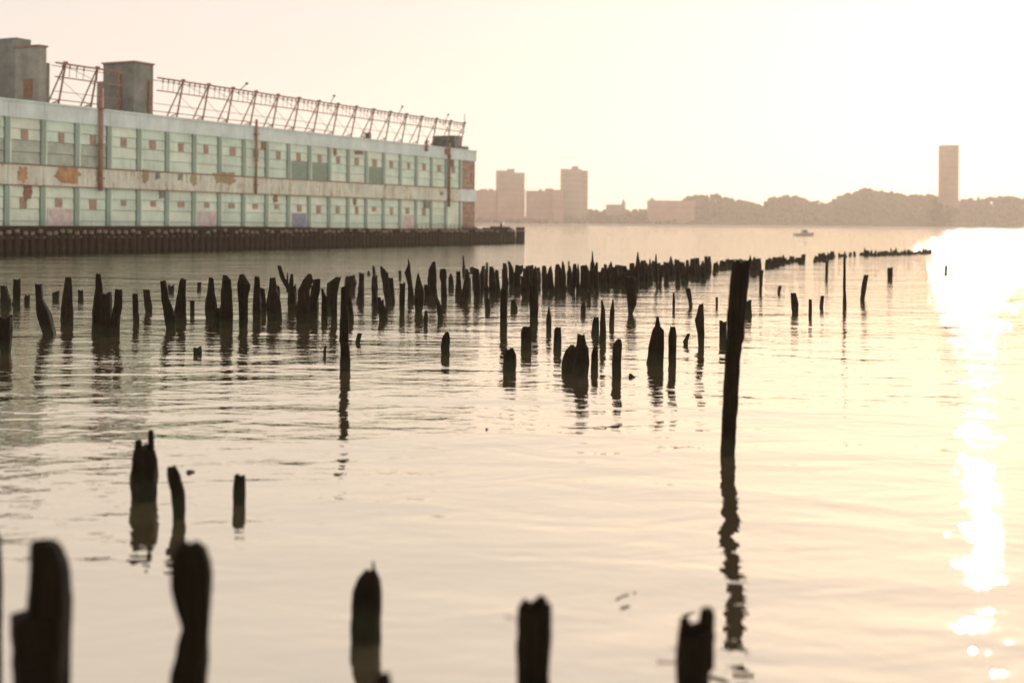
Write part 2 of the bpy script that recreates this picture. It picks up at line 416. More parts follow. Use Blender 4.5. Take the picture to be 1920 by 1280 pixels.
# boats
def boat(name, label, px, py, L, rz, scale_h=1.0, group=None):
    Z = depth_at(px, py); X = at(px, py, Z)[0]
    root = tag(empty(name, (X, Z, 0), rz), label, 'boat', group)
    m = MB(); n = 8; rings = []
    for i in range(n + 1):
        t = i / n; w = 0.5 * 0.34 * L * (1 - max(0, (t - 0.45) / 0.55) ** 2.2) + 0.02
        x = -L / 2 + L * t; s = 0.13 * L * (1 + 0.45 * t * t) * scale_h
        rings.append([(x, -w, s), (x - .02 * L * t, -w * .7, -.12), (x - .02 * L * t, w * .7, -.12), (x, w, s)])
    vs = [v for r in rings for v in r]; fs = []
    for i in range(n):
        for k in range(3): fs.append((i * 4 + k, i * 4 + k + 1, i * 4 + k + 5, i * 4 + k + 4))
        fs.append((i * 4 + 3, i * 4, i * 4 + 4, i * 4 + 7))
    fs.append((0, 1, 2, 3)); m.add(vs, fs); m.build('hull', M['boat'], root)
    m = MB(); h0 = .13 * L * scale_h + .03
    m.add([(-.12 * L, -.1 * L, h0), (.2 * L, -.1 * L, h0), (.2 * L, .1 * L, h0), (-.12 * L, .1 * L, h0), (-.1 * L, -.085 * L, h0 + .17 * L), (.1 * L, -.085 * L, h0 + .17 * L), (.1 * L, .085 * L, h0 + .17 * L), (-.1 * L, .085 * L, h0 + .17 * L)],
          [(0, 1, 5, 4), (1, 2, 6, 5), (2, 3, 7, 6), (3, 0, 4, 7), (4, 5, 6, 7), (3, 2, 1, 0)]); m.build('cabin', M['boat'], root)
    m = MB(); m.box(-.07 * L, .07 * L, -.105 * L, .105 * L, h0 + .075 * L, h0 + .13 * L); m.build('window', M['glass'], root)
    return root
boat('motorboat', 'small hazy motorboat on open water above the far piling row', 1508, 442.5, 8.0, 0.2)
boat('moored_boat', 'tiny white boat moored at the far seawall beside the pier end', 899, 423.2, 12, 0.1)
boat('moored_boat', 'tiny white boat at far seawall below the left far tower', 941, 423.4, 12, -0.1)

# ------------------------------------------------------------------ the pier shed
PE = Vector((-7.2, 246.0, 0)); dirx = Vector((-0.4561, -0.8899, 0))
PROT = math.atan2(dirx.y, dirx.x)
BAY = 5.28; S0 = 5.77; NB = 24; SEND = S0 + NB * BAY
Z_DECK, Z_B0, Z_B1, Z_F0, Z_TOP = 2.7, 8.07, 10.37, 15.82, 17.68
def s_at(px):
    k = (px - HX) / FPX
    return (PE.x - PE.y * k) / (0.4561 - 0.8899 * k)
bld = tag(empty('pier_building', (PE.x, PE.y, Z_DECK), PROT), 'long two storey mint green sheet metal pier shed with rust stains', 'building')
def B(name, mat, boxes, parent=None, smooth=False):
    """boxes in pier space (s, out, z above river) as one part of the shed"""
    m = MB()
    for b in boxes: m.box(b[0], b[1], b[2], b[3], b[4] - Z_DECK, b[5] - Z_DECK)
    return m.build(name, mat, parent or bld, smooth=smooth)
B('inner_wall', M['core'], [(0.3, SEND, -32, -0.30, 2.72, 17.0)])
B('roof', M['roof'], [(0.25, SEND + .2, -32.2, -0.55, 17.02, 17.3)])
for i in range(NB):
    a, b = S0 + i * BAY, S0 + (i + 1) * BAY; g = 0.02
    jig = R.uniform(-.015, .015)
    B('fascia_panel', M['fascia'], [(a + g, b - g, -0.5, 0.16 + jig, Z_F0, Z_TOP)])
    rusty = 24 <= i or R.random() < 0.05
    B('band_panel', M['band'], [(a + g, b - g, -0.28, 0.15 + jig, Z_B0, Z_B1)])
B('fascia_panel', M['fascia'], [(-0.25, S0 - .02, -0.5, 0.17, Z_F0, Z_TOP)])
B('band_panel', M['fascia'], [(-0.2, S0 - .02, -0.28, 0.16, Z_B0, Z_B1)])
B('coping', M['fascia'], [(-0.4, SEND, -0.62, 0.30, Z_TOP + .003, Z_TOP + 0.22)])
B('band_ledge', M['rust'], [(S0 - .1, SEND, -0.2, 0.24, Z_B1 + .003, Z_B1 + .10)])
B('band_drip', M['rust'], [(S0 - .1, SEND, -0.2, 0.22, Z_B0 - .10, Z_B0 - .003)])
for i in range(NB + 1):
    s = S0 + i * BAY; w = 0.36 if i else 0.3
    for z0, z1 in ((Z_DECK + .02, Z_B0 - .12), (Z_B1 + .12, Z_F0 - .01)):
        B('column', M['column'], [(s - w, s + w, -0.25, 0.12, z0, z1)])
        B('column_flange', M['mint_b'], [(s - w - .1, s - w + .06, -0.2, 0.16, z0 + .01, z1 - .01)])
fr_u, fr_l = (0.0, 0.24, 0.48, 0.74, 1.0), (0.0, 0.26, 0.52, 0.79, 1.0)
PATCHJIT = [(R.uniform(-.25, .2), R.uniform(.42, .62), R.random()) for _ in range(NB * 2)]
louver_bays, shutter_bays = (5, 8, 9), (19, 20, 21, 22)
louver_bays = set(int((s_at(x) - S0) / BAY) for x in (708, 566, 603))
shutter_bays = set(int((s_at(x) - S0) / BAY) for x in (50, 115, 5, 165))
door_bays = {int((s_at(766) - S0) / BAY): 'pinkdoor', int((s_at(570) - S0) / BAY): 'bluedoor', int((s_at(125) - S0) / BAY): 'pinkdoor', int((s_at(395) - S0) / BAY): 'pinkdoor'}
for i in range(NB):
    a, b = S0 + i * BAY + .46, S0 + (i + 1) * BAY - .36
    for fl, (z1, z0, fr) in enumerate(((Z_F0, Z_B1 + .1, fr_u), (Z_B0 - .1, Z_DECK + .02, fr_l))):
        H = z1 - z0
        blank = (fl == 1 and i == 0)
        for k in range(4):
            pa, pb = z1 - H * fr[k + 1], z1 - H * fr[k]
            mat = M['mint'] if R.random() < .6 else M['mint_b']
            if fl == 0 and i in shutter_bays and k >= 2: mat = M['shutter']
            if blank:
                if k == 0: B('wall_panel', M['mint_b'], [(a, b, -0.29, 0.02, z0, z1)])
                continue
            if fl == 0 and i in louver_bays and k >= 2:
                n = 5
                for q in range(n):
                    m = MB(); zz = pa + (pb - pa) * q / n; st = (pb - pa) / n
                    m.add([(a, -.06, zz), (b, -.06, zz), (b, .05, zz + st * .15), (a, .05, zz + st * .15), (a, -.20, zz + st * .95), (b, -.20, zz + st * .95), (b, -.26, zz + st * .8), (a, -.26, zz + st * .8)],
                          [(0, 1, 2, 3), (3, 2, 5, 4), (4, 5, 6, 7), (7, 6, 1, 0), (0, 3, 4, 7), (1, 6, 5, 2)])
                    o = m.build('louver_slat', M['louver'], bld); o.location = (0, 0, -Z_DECK)
                continue
            lap = 0.05 * ((k + 1) % 2)
            m = MB(); y = R.uniform(-.012, .012)
            # each sheet leans out at its foot and laps the one below
            m.add([(a, -.28, pa + .05), (b, -.28, pa + .05), (b, -.03 + y, pa + .05), (a, -.03 + y, pa + .05), (a, -.28, pb), (b, -.28, pb), (b, -.11 + y, pb), (a, -.11 + y, pb)],
                  [(0, 3, 2, 1), (4, 5, 6, 7), (2, 3, 7, 6), (0, 1, 5, 4), (0, 4, 7, 3), (1, 2, 6, 5)])
            o = m.build('wall_panel', mat, bld); o.location = (0, 0, -Z_DECK)
        # bricked-up openings
        if not blank and not (fl == 1 and i in (1,)):
            jx, jw, rr = PATCHJIT[i * 2 + fl]
            cm = (a + b) / 2 + jx; zt = z1 - H * fr[1] - .06; zb = z1 - H * (fr[2] - .02)
            if fl == 1: zt -= H * .0; zb += (0.0 if rr < .6 else H * .1)
            B('bricked_window', M['patch'], [(cm - jw, cm + jw, -.2, .035, zb, zt)])
    if i in door_bays:
        z1 = Z_DECK + 2.6
        B('door', M[door_bays[i]], [(a + .3, b - .5, -.2, .06, Z_DECK + .03, z1)])
        B('door_frame', M['white'], [(a + .2, b - .4, -.2, .09, z1 + .005, z1 + .2), (a + .17, a + .29, -.2, .085, Z_DECK + .03, z1), (b - .49, b - .37, -.2, .085, Z_DECK + .03, z1)])
# holes, boxes and odd plates that break the rhythm
def ragged(px, y0, y1, wpx, mat, name, proud):
    s = s_at(px); Z = PE.y - .8899 * s; sc = FPX / Z
    zt = at(px, y0, Z)[1] - Z_DECK; zb = at(px, y1, Z)[1] - Z_DECK; w = wpx / sc / .62 * .5; zc, hh = (zt + zb) / 2, (zt - zb) / 2
    pts = []
    for k in range(22):
        a = 2 * math.pi * k / 22; c, q = math.cos(a), math.sin(a); e = 1 / max(abs(c), abs(q)); j = R.uniform(.62, 1.05)
        pts.append((s + c * e * w * j, zc + q * e * hh * j * (1.25 if q < -.5 and R.random() < .4 else 1)))
    n = len(pts); m = MB()
    m.add([(x, -.05, z) for x, z in pts] + [(x, proud, z) for x, z in pts], [tuple(range(n)), tuple(range(2 * n - 1, n - 1, -1))] + [(k, k + n, (k + 1) % n + n, (k + 1) % n) for k in range(n)])
    m.build(name, mat, bld)
def plate(px, y0, y1, wpx, mat, name, d=0.18, proud=.20):
    if name in ('rusted_plate', 'orange_plate', 'broken_opening'): return ragged(px, y0, y1, wpx, mat, name, proud)
    s = s_at(px); Z = PE.y - .8899 * s; sc = FPX / Z
    zt = at(px, y0, Z)[1]; zb = at(px, y1, Z)[1]; w = wpx / sc / .62 * .5
    B(name, mat, [(s - w, s + w, -.1, proud, zb, zt)])
plate(844, 300, 312, 6, M['concrete_d'], 'vent_box', proud=.5)
plate(797, 377, 390, 7, M['concrete'], 'air_conditioner', proud=.6)
plate(826, 359, 366, 6, M['concrete_d'], 'small_vent', proud=.22)
plate(627, 279, 290, 7, M['rust'], 'rusted_plate', proud=.07)
plate(672, 283, 290, 20, M['rust'], 'rusted_plate', proud=.06)
plate(665, 372, 384, 7, M['rust'], 'rusted_plate', proud=.06)
plate(516, 366, 380, 8, M['rust'], 'rusted_plate', proud=.06)
plate(495, 265, 280, 14, M['rust'], 'rusted_plate', proud=.06)
plate(307, 355, 372, 20, M['concrete_d'], 'broken_opening', proud=.06)
plate(40, 312, 340, 16, M['orange'], 'orange_plate', proud=.21)
plate(124, 310, 344, 44, M['orange'], 'orange_plate', proud=.21)
plate(52, 345, 375, 14, M['rust'], 'rusted_plate', proud=.06)
plate(293, 324, 336, 10, M['concrete_d'], 'broken_opening', proud=.19)
plate(335, 326, 338, 10, M['concrete_d'], 'broken_opening', proud=.19)
plate(270, 316, 345, 12, M['band_rust'], 'rusted_plate', proud=.20)
plate(360, 322, 348, 12, M['band_rust'], 'rusted_plate', proud=.20)
plate(420, 322, 344, 40, M['band_rust'], 'rusted_plate', proud=.185)
# block end wall
B('end_wall_core', M['mortar'], [(0.02, S0 - .32, -.45, -.07, Z_DECK + .02, Z_B0 - .005), (0.02, S0 - .32, -.45, -.07, Z_B1 + .005, Z_F0 - .005)])
blk = {}
for z0, z1 in ((Z_DECK + .02, Z_B0 - .01), (Z_B1 + .01, Z_F0 - .01)):
    nr = int((z1 - z0) / .47); hh = (z1 - z0) / nr
    for r in range(nr):
        s = 0.0; first = True
        while s < S0 - .36:
            w = 1.05 if not (first and r % 2) else .55
            e = min(s + w, S0 - .33)
            if e - s > .12:
                key = round(e - s, 2)
                if key not in blk:
                    m = MB(); m.box(.015, key - .015, -.2, 0, .015, .455); blk[key] = [m.mesh('block', M[k]) for k in ('block_a', 'block_b', 'block_c')]
                o = link('block', R.choice(blk[key]), bld, (s, R.uniform(-.015, .02), z0 + r * hh - Z_DECK))
                o.scale.z = hh / .47
            s = e; first = False
B('slot_window', M['glass'], [(1.5, 1.8, -.1, .04, 12.0, 13.6)])
B('plinth', M['mortar'], [(-.5, S0 - .6, -.4, .35, Z_DECK + .01, Z_DECK + .55)])
B('corner_post', M['mint_b'], [(S0 - .62, S0 - .38, -.1, .14, Z_DECK + .56, Z_B0 - .12)])
# pipes
def pipe(name, px, y0, y1, r, mat, off=.42):
    s = s_at(px); Z = PE.y - .8899 * s
    zt = at(px, y0, Z)[1]; zb = at(px, y1, Z)[1]
    m = MB(); m.tube([(s, off, zb - Z_DECK), (s, off, zt - Z_DECK)], r, 8)
    p = m.build(name, mat, bld, smooth=True)
    m = MB()
    for t in (.12, .45, .8):
        z = zb + (zt - zb) * t - Z_DECK; m.box(s - r * 1.6, s + r * 1.6, .16, off + r * 1.3, z - .08, z + .08)
    m.build('bracket', M['rust'], p)
    return p
pipe('downpipe', 838, 268, 388, .24, M['rust'])
pipe('downpipe', 183, 165, 358, .28, M['steel_r'])
pipe('downpipe', 475, 224, 364, .2, M['steel_r'])
pipe('vent_pipe', 795, 262, 284, .22, M['steel_r'])
plate(834, 278, 290, 6, M['rust'], 'gutter_head', proud=.5)
# roof houses
def house(name, boxes, mat):
    root = B(name, mat, boxes[:1])
    for b in boxes[1:]: B('annex', M['concrete_d'] if R.random() < .5 else mat, [b], root)
    return root
B('roof_tower', M['concrete_d'], [(86.8, 90.3, -6.3, -.9, 17.31, 24.5)])
B('tower_coping', M['steel_r'], [(86.65, 90.45, -6.5, -.75, 24.51, 24.72)])
B('tower_annex', M['concrete'], [(88.2, 90.1, -7.6, -6.32, 17.31, 22.3)])
B('tower_flue', M['steel_r'], [(90.31, 90.55, -3.6, -3.1, 17.4, 23.0)])
B('tower_flue', M['rust'], [(87.4, 87.8, -.89, -.62, 17.4, 22.4)])
B('roof_tower', M['concrete'], [(104.9, 106.0, -4.9, -.9, 17.31, 24.6)])
B('tower_annex', M['concrete_d'], [(104.2, 104.88, -4.4, -1.1, 17.31, 22.8)])
B('roof_tower', M['concrete_d'], [(103.6, 105.9, -10.6, -4.92, 17.31, 25.9)])
B('tower_coping', M['steel_r'], [(104.75, 106.15, -5.0, -.75, 24.61, 24.8)])
B('tower_hatch', M['rust'], [(106.01, 106.1, -3.4, -2.0, 18.6, 20.8)])
B('roof_screen_house', M['concrete'], [(2.0, 4.7, -6.7, -1.8, 17.31, 20.6)])
for q in range(9):
    B('screen_slat', M['mesh'], [(4.71, 4.95, -6.6, -1.9, 17.4 + q * .35, 17.66 + q * .35)])
B('roof_unit', M['concrete'], [(.4, 1.5, -2.4, -1.2, 17.31, 18.7)])
B('roof_chimney', M['steel_r'], [(s_at(700) - .35, s_at(700) + .35, -1.5, -.8, 17.31, 19.0)])

# ------------------------------------------------------------------ steel sign frame on the roof
frm = tag(empty('rooftop_sign_frame', (PE.x, PE.y, 17.31), PROT), 'open rusty steel sign frame leaning along the pier shed roof edge', 'steel frame')
FZT, FZM, FZ0 = 22.85, 21.2, 17.31
def P(s, o, z): return (s, o, z - FZ0)
s_list = [3.75 + 5.2 * i for i in range(26)]
def in_tower(s): return 86.5 < s < 92.5 or 103.8 < s
def rail(name, a, b, o, z, t):
    m = MB(); m.bar(P(a, o, z), P(b, o, z), t); m.build(name, M['steel'] if a < 35 else M['steel_r'], frm)
runs = [(3.6, 86.7), (92.8, 104.1)]
for a, b in runs:
    n = max(1, round((b - a) / 5.2)); st = (b - a) / n
    for k in range(n):
        rail('top_rail', a + k * st, a + (k + 1) * st - .01, -.2, FZT, .19)
        rail('middle_rail', a + k * st, a + (k + 1) * st - .01, -.36, FZM, .13)
        rail('back_rail', a + k * st, a + (k + 1) * st - .01, -.95, FZT - .28, .08)
        rail('lower_rail', a + k * st, a + (k + 1) * st - .01, -.72, FZM - 1.7, .07)
        if a + k * st > 40: rail('foot_rail', a + k * st, a + (k + 1) * st - .01, -1.6, 18.6, .1)
        for q in range(1, 5):
            s = a + (k + q / 5) * st
            m = MB(); m.bar(P(s, -.2, FZT - .12), P(s, -.28, FZT - .55), .13); m.build('lamp_bracket', M['steel'], frm)
            if True:
                m = MB(); m.bar(P(s, -.25, FZT - .5), P(s, -.36, FZM), .05); m.build('hanger', M['steel'], frm)
for s in s_list:
    if in_tower(s): continue
    mt = M['steel'] if s < 32 else M['steel_r']
    m = MB(); m.bar(P(s, -.22, FZT), P(s + .25, -1.25, FZ0 + .0), .17); m.build('post', mt, frm)
    m = MB(); m.bar(P(s + .08, -.3, FZT - .1), P(s + .5, -3.1, FZ0 + .0), .13); m.build('brace', mt, frm)
    m = MB(); m.bar(P(s + .2, -1.05, FZ0 + 1.2), P(s + .45, -2.7, FZ0 + .6), .11); m.build('cross_tie', mt, frm)
    m = MB(); m.bar(P(s + .1, -.62, FZT - 1.9), P(s + .3, -1.2, FZT - 1.7), .1); m.build('cross_tie', mt, frm)
    m = MB(); m.box(s - .22, s + .22, -.42, -.02, FZT + .02 - FZ0, FZT + .3 - FZ0); m.build('top_cap', mt, frm)
    if s > 4 and not in_tower(s - 5.2):
        m = MB(); m.bar(P(s, -.3, FZT - .2), P(s - 5.1, -.36, FZM + .1), .045); m.build('wire_stay', mt, frm)
        m = MB(); m.bar(P(s + .1, -.7, FZM - .3), P(s - 4.9, -1.2, FZ0 + .9), .04); m.build('wire_stay', mt, frm)
    if R.random() < .8:
        m = MB(); m.bar(P(s + .1, -1.1, FZ0 + 1.0), P(s + 2.4, -1.2, FZ0 + .15), .07); m.build('wire_stay', mt, frm)
for px, y0, y1, lean in ((754, 201, 222, 1), (840, 216, 236, 1), (626, 181, 205, 1), (871, 213, 233, 0), (462, 158, 172, 1)):
    s = s_at(px); Z = PE.y - .8899 * s; z0 = at(px, y1, Z)[1]; z1 = at(px, y0, Z)[1]
    m = MB(); m.bar(P(s + (1.6 if lean else 0), -.2, z0), P(s, -.2, z1), .1); 
    if lean: m.box(s - .22, s + .1, -.35, -.05, z1 - FZ0 - .05, z1 - FZ0 + .25)
    m.build('lamp_arm' if lean else 'whip_antenna', M['steel'], frm)
# rooftop shrub
def leaf_cluster(name, parent, n, rx, rz, mat, lsize=.12):
    m = MB()
    for _ in range(n):
        c = Vector((R.gauss(0, rx * .5), R.gauss(0, rx * .5), abs(R.gauss(rz * .55, rz * .35))))
        d = Vector((R.uniform(-1, 1), R.uniform(-1, 1), R.uniform(-.4, 1))).normalized(); e = d.orthogonal().normalized()
        m.add([c, c + d * lsize + e * lsize * .4, c + d * lsize * 2, c + d * lsize - e * lsize * .4], [(0, 1, 2, 3)])
    return m.build(name, mat, parent)
s = s_at(693); pos = PE + dirx * s + Vector((.89, -.456, 0)) * -1.0
sh = tag(empty('roof_shrub', (pos.x, pos.y, 17.31)), 'small green weed sprouting on the shed roof beside red chimney', 'plant')
leaf_cluster('foliage', sh, 260, .7, 1.7, M['leaf'], .13)
m = MB(); m.tube([(0, 0, 0), (.05, 0, .9), (-.05, .05, 1.5)], [.05, .03, .015], 5); m.build('stem', M['twig'], sh)

# ------------------------------------------------------------------ deck and fender piles
dk = tag(empty('pier_deck', (PE.x, PE.y, 0), PROT), 'dark timber pier deck edged with a close row of fender piles', 'pier')
m = MB(); m.box(-13.6, SEND, -33, 1.3, 1.9, 2.68); m.build('deck_slab', M['deck'], dk)
n = 28
for k in range(n):
    a = -13.4 + k * (SEND + 13.4) / n; b = a + (SEND + 13.4) / n - .03
    top = 2.95 + (.0 if a < 30 else .35 * min(1, (a - 30) / 40))
    m = MB(); m.box(a, b, 1.0, 1.42, 2.2, top); m.build('edge_timber', M['fender'], dk)
for k in range(28):
    a = -13.6 + k * (SEND + 13.6) / 28; b = a + (SEND + 13.6) / 28 - .02
    m = MB(); m.box(a, b, 1.0, 1.3, -.9, 1.88); m.build('bulkhead_planking', M['fender'], dk)
fp = []
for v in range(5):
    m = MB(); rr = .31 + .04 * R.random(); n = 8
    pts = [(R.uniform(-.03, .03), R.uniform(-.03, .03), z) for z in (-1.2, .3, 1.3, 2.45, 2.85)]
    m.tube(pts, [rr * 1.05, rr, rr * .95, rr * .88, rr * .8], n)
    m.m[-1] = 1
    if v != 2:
        for k in range(n): m.m[3 * n + k] = 1  # upper ring coloured as if catching light, on most variants
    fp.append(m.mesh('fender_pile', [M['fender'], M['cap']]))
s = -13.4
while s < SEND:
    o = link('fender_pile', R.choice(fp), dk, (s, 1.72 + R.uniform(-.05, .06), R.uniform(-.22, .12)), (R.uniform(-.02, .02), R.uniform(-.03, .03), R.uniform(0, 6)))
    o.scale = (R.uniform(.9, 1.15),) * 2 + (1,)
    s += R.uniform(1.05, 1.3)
# inner bearing piles seen in the gaps below the deck
m0 = MB(); m0.tube([(0, 0, -1.2), (0, 0, 1.95)], .22, 7); me0 = m0.mesh('bearing_pile', M['fender'])
for k in range(40):
    link('bearing_pile', me0, dk, (-13 + k * 3.6 + R.uniform(-.3, .3), -.8, 0))
for x0, x1, z in ((-2.5, -14.5, 3.0), (-5.5, -13.5, 3.25)):
    m = MB(); m.bar((x0, .6, z), (x1, .6, z - .1), .28); m.build('loose_timber', M['fender'], dk)
m = MB(); m.tube([(-9.9, .6, 2.6), (-9.9, .6, 4.0)], [.28, .2], 8); m.build('mooring_post', M['fender'], dk)
# dolphin at the outer end
dl = tag(empty('mooring_dolphin', tuple(PE - dirx * 19.6), PROT), 'dark bundle of piles standing off the end of the pier', 'dolphin')
for k in range(9):
    a = k * 2 * math.pi / 8; rr = .68 if k < 8 else 0
    m = MB(); m.tube([(math.cos(a) * rr * 1.1, math.sin(a) * rr * 1.1, -1), (math.cos(a) * rr, math.sin(a) * rr, 3.15 + R.uniform(-.12, .18))], [.3, .27], 8); m.build('pile', M['fender'], dl)
m = MB(); m.tube([(0, 0, 2.4), (0, 0, 2.65)], .99, 14); m.build('wire_binding', M['steel'], dl)
# railing near the outer doors
rl = tag(empty('guard_rail', (PE.x, PE.y, Z_DECK), PROT), 'thin wire guard rail on deck before the outer shed bays', 'railing')
for k in range(16):
    s = .5 + k * 1.45
    m = MB(); m.bar((s, .8, -.01), (s, .8, 1.05), .06); m.build('post', M['steel'], rl)
for z in (.35, .7, 1.03):
    m = MB(); m.bar((.5, .86, z), (22.2, .86, z), .04); m.build('wire', M['steel'], rl)

# ------------------------------------------------------------------ pilings in the water
def piling(secs, style='flat', mat='wood', sides=11, seed=0, fork=None, lean_y=0.0, Zd=None, name='timber_piling', grain=.10):
    """secs: (y, xleft, xright) outline of one pile in the photo from tip to waterline; its distance follows
    from where it meets the water, its size from that distance."""
    secs = sorted(secs, key=lambda t: t[0])
    yb, xl, xr = secs[-1]
    xb = (xl + xr) / 2
    Z = Zd or depth_at(xb, yb)
    X0, _ = at(xb, yb, Z)
    rr = random.Random(seed * 91 + 5)
    pr = []
    for y, a, b in secs:
        xa, z = at(a, y, Z); xc, _ = at(b, y, Z)
        pr.append((z, (xa + xc) / 2 - X0, max(.008, (xc - xa) / 2)))
    pr.sort()
    z0, c0, h0 = pr[0]
    sl = 0
    pr = [(-.9, c0, h0 * 1.03), ] + [(max(0.0, pr[0][0]), c0, h0)] + pr[1:]
    # resample
    out = [pr[0]]
    hmax = max(p[2] for p in pr)
    for (za, ca, ha), (zb, cb, hb) in zip(pr, pr[1:]):
        n = max(1, min(14, int((zb - za) / max(.07 if sides > 12 else .10, hmax * (.35 if sides > 12 else .7)))))
        for i in range(1, n + 1):
            t = i / n; e = t * t * (3 - 2 * t) if sides > 12 else t
            out.append((za + (zb - za) * t, ca + (cb - ca) * e, ha + (hb - ha) * e))
    n = sides; prof = [1 + rr.uniform(-grain, grain) for _ in range(n)]
    # keep left and right extremes on the outline
    prof[0] = 1.0; prof[n // 2] = 1.0
    mbx = MB(); vs = []; fs = []
    topz = out[-1][0]
    for i, (z, c, hw) in enumerate(out):
        dep = min(hw, hmax) * rr.uniform(.88, 1.0) if hw > .3 * hmax else max(hw, hmax * .22)
        for k in range(n):
            a = 2 * math.pi * k / n
            w = prof[k] * (1 + (.10 if sides > 12 else .17) * mnoise.noise(Vector((math.cos(a) * 2, math.sin(a) * 2, z * 2.6 + seed * 3.3))) + (.07 if sides > 12 else 0) * mnoise.noise(Vector((math.cos(a) * 5, math.sin(a) * 5, z * 7 + seed))))
            zz = z
            if i == len(out) - 1 and style != 'point': zz = z - rr.uniform(0, 1.0) * min(.2, hw * 1.0)
            vs.append((c + math.cos(a) * hw * w, math.sin(a) * dep * w + lean_y * z, zz))
    m_ = len(out)
    for i in range(m_ - 1):
        for k in range(n):
            a, b = i * n + k, i * n + (k + 1) % n
            fs.append((a, b, b + n, a + n))
    tz = out[-1]
    vs.append((tz[1] + rr.uniform(-.3, .3) * tz[2], lean_y * tz[0], tz[0] - (0.0 if style == 'point' else min(.12, tz[2] * .6))))
    ci = len(vs) - 1
    for k in range(n): fs.append(((m_ - 1) * n + k, (m_ - 1) * n + (k + 1) % n, ci))
    fs.append(tuple(range(n - 1, -1, -1)))
    mbx.add(vs, fs)
    # splinters that stand up from a broken top
    if fork:
        for (y0, y1, a, b) in fork:       # tip y, root y, left, right at the root
            xa, zr = at(a, y1, Z); xc, _ = at(b, y1, Z); xt, zt = at((a + b) / 2, y0, Z)
            w = (xc - xa) / 2; cx = (xa + xc) / 2 - X0
            pts = [(cx, lean_y * zr, zr - .35), (cx, lean_y * zr, zr), (cx + w * rr.uniform(-.2, .2), lean_y * zr, zr + (zt - zr) * .7), (cx + w * rr.uniform(-.3, .3), lean_y * zr, zt)]
            mbx.tube(pts, [w, w, w * (.95 if b - a > 10 else .72), w * (.68 if b - a > 10 else .38)], 9)
    me = mbx.mesh(name, M[mat], smooth=False)
    return link(name, me, None, (X0, Z, 0)), Z

PIL = []   # (object, pixel x, zone, features)
ORD = ['first', 'second', 'third', 'fourth', 'fifth', 'sixth', 'seventh', 'eighth', 'ninth', 'tenth', 'eleventh', 'twelfth', 'thirteenth', 'fourteenth', 'fifteenth', 'sixteenth', 'seventeenth', 'eighteenth', 'nineteenth']
def ordw(i):
    if i < 19: return ORD[i]
    t = ['twentieth', 'thirtieth', 'fortieth', 'fiftieth', 'sixtieth', 'seventieth', 'eightieth']; b = ['twenty', 'thirty', 'forty', 'fifty', 'sixty', 'seventy', 'eighty']
    k = i + 1
    return t[k // 10 - 2] if k % 10 == 0 else b[k // 10 - 2] + '-' + ORD[k % 10 - 1]

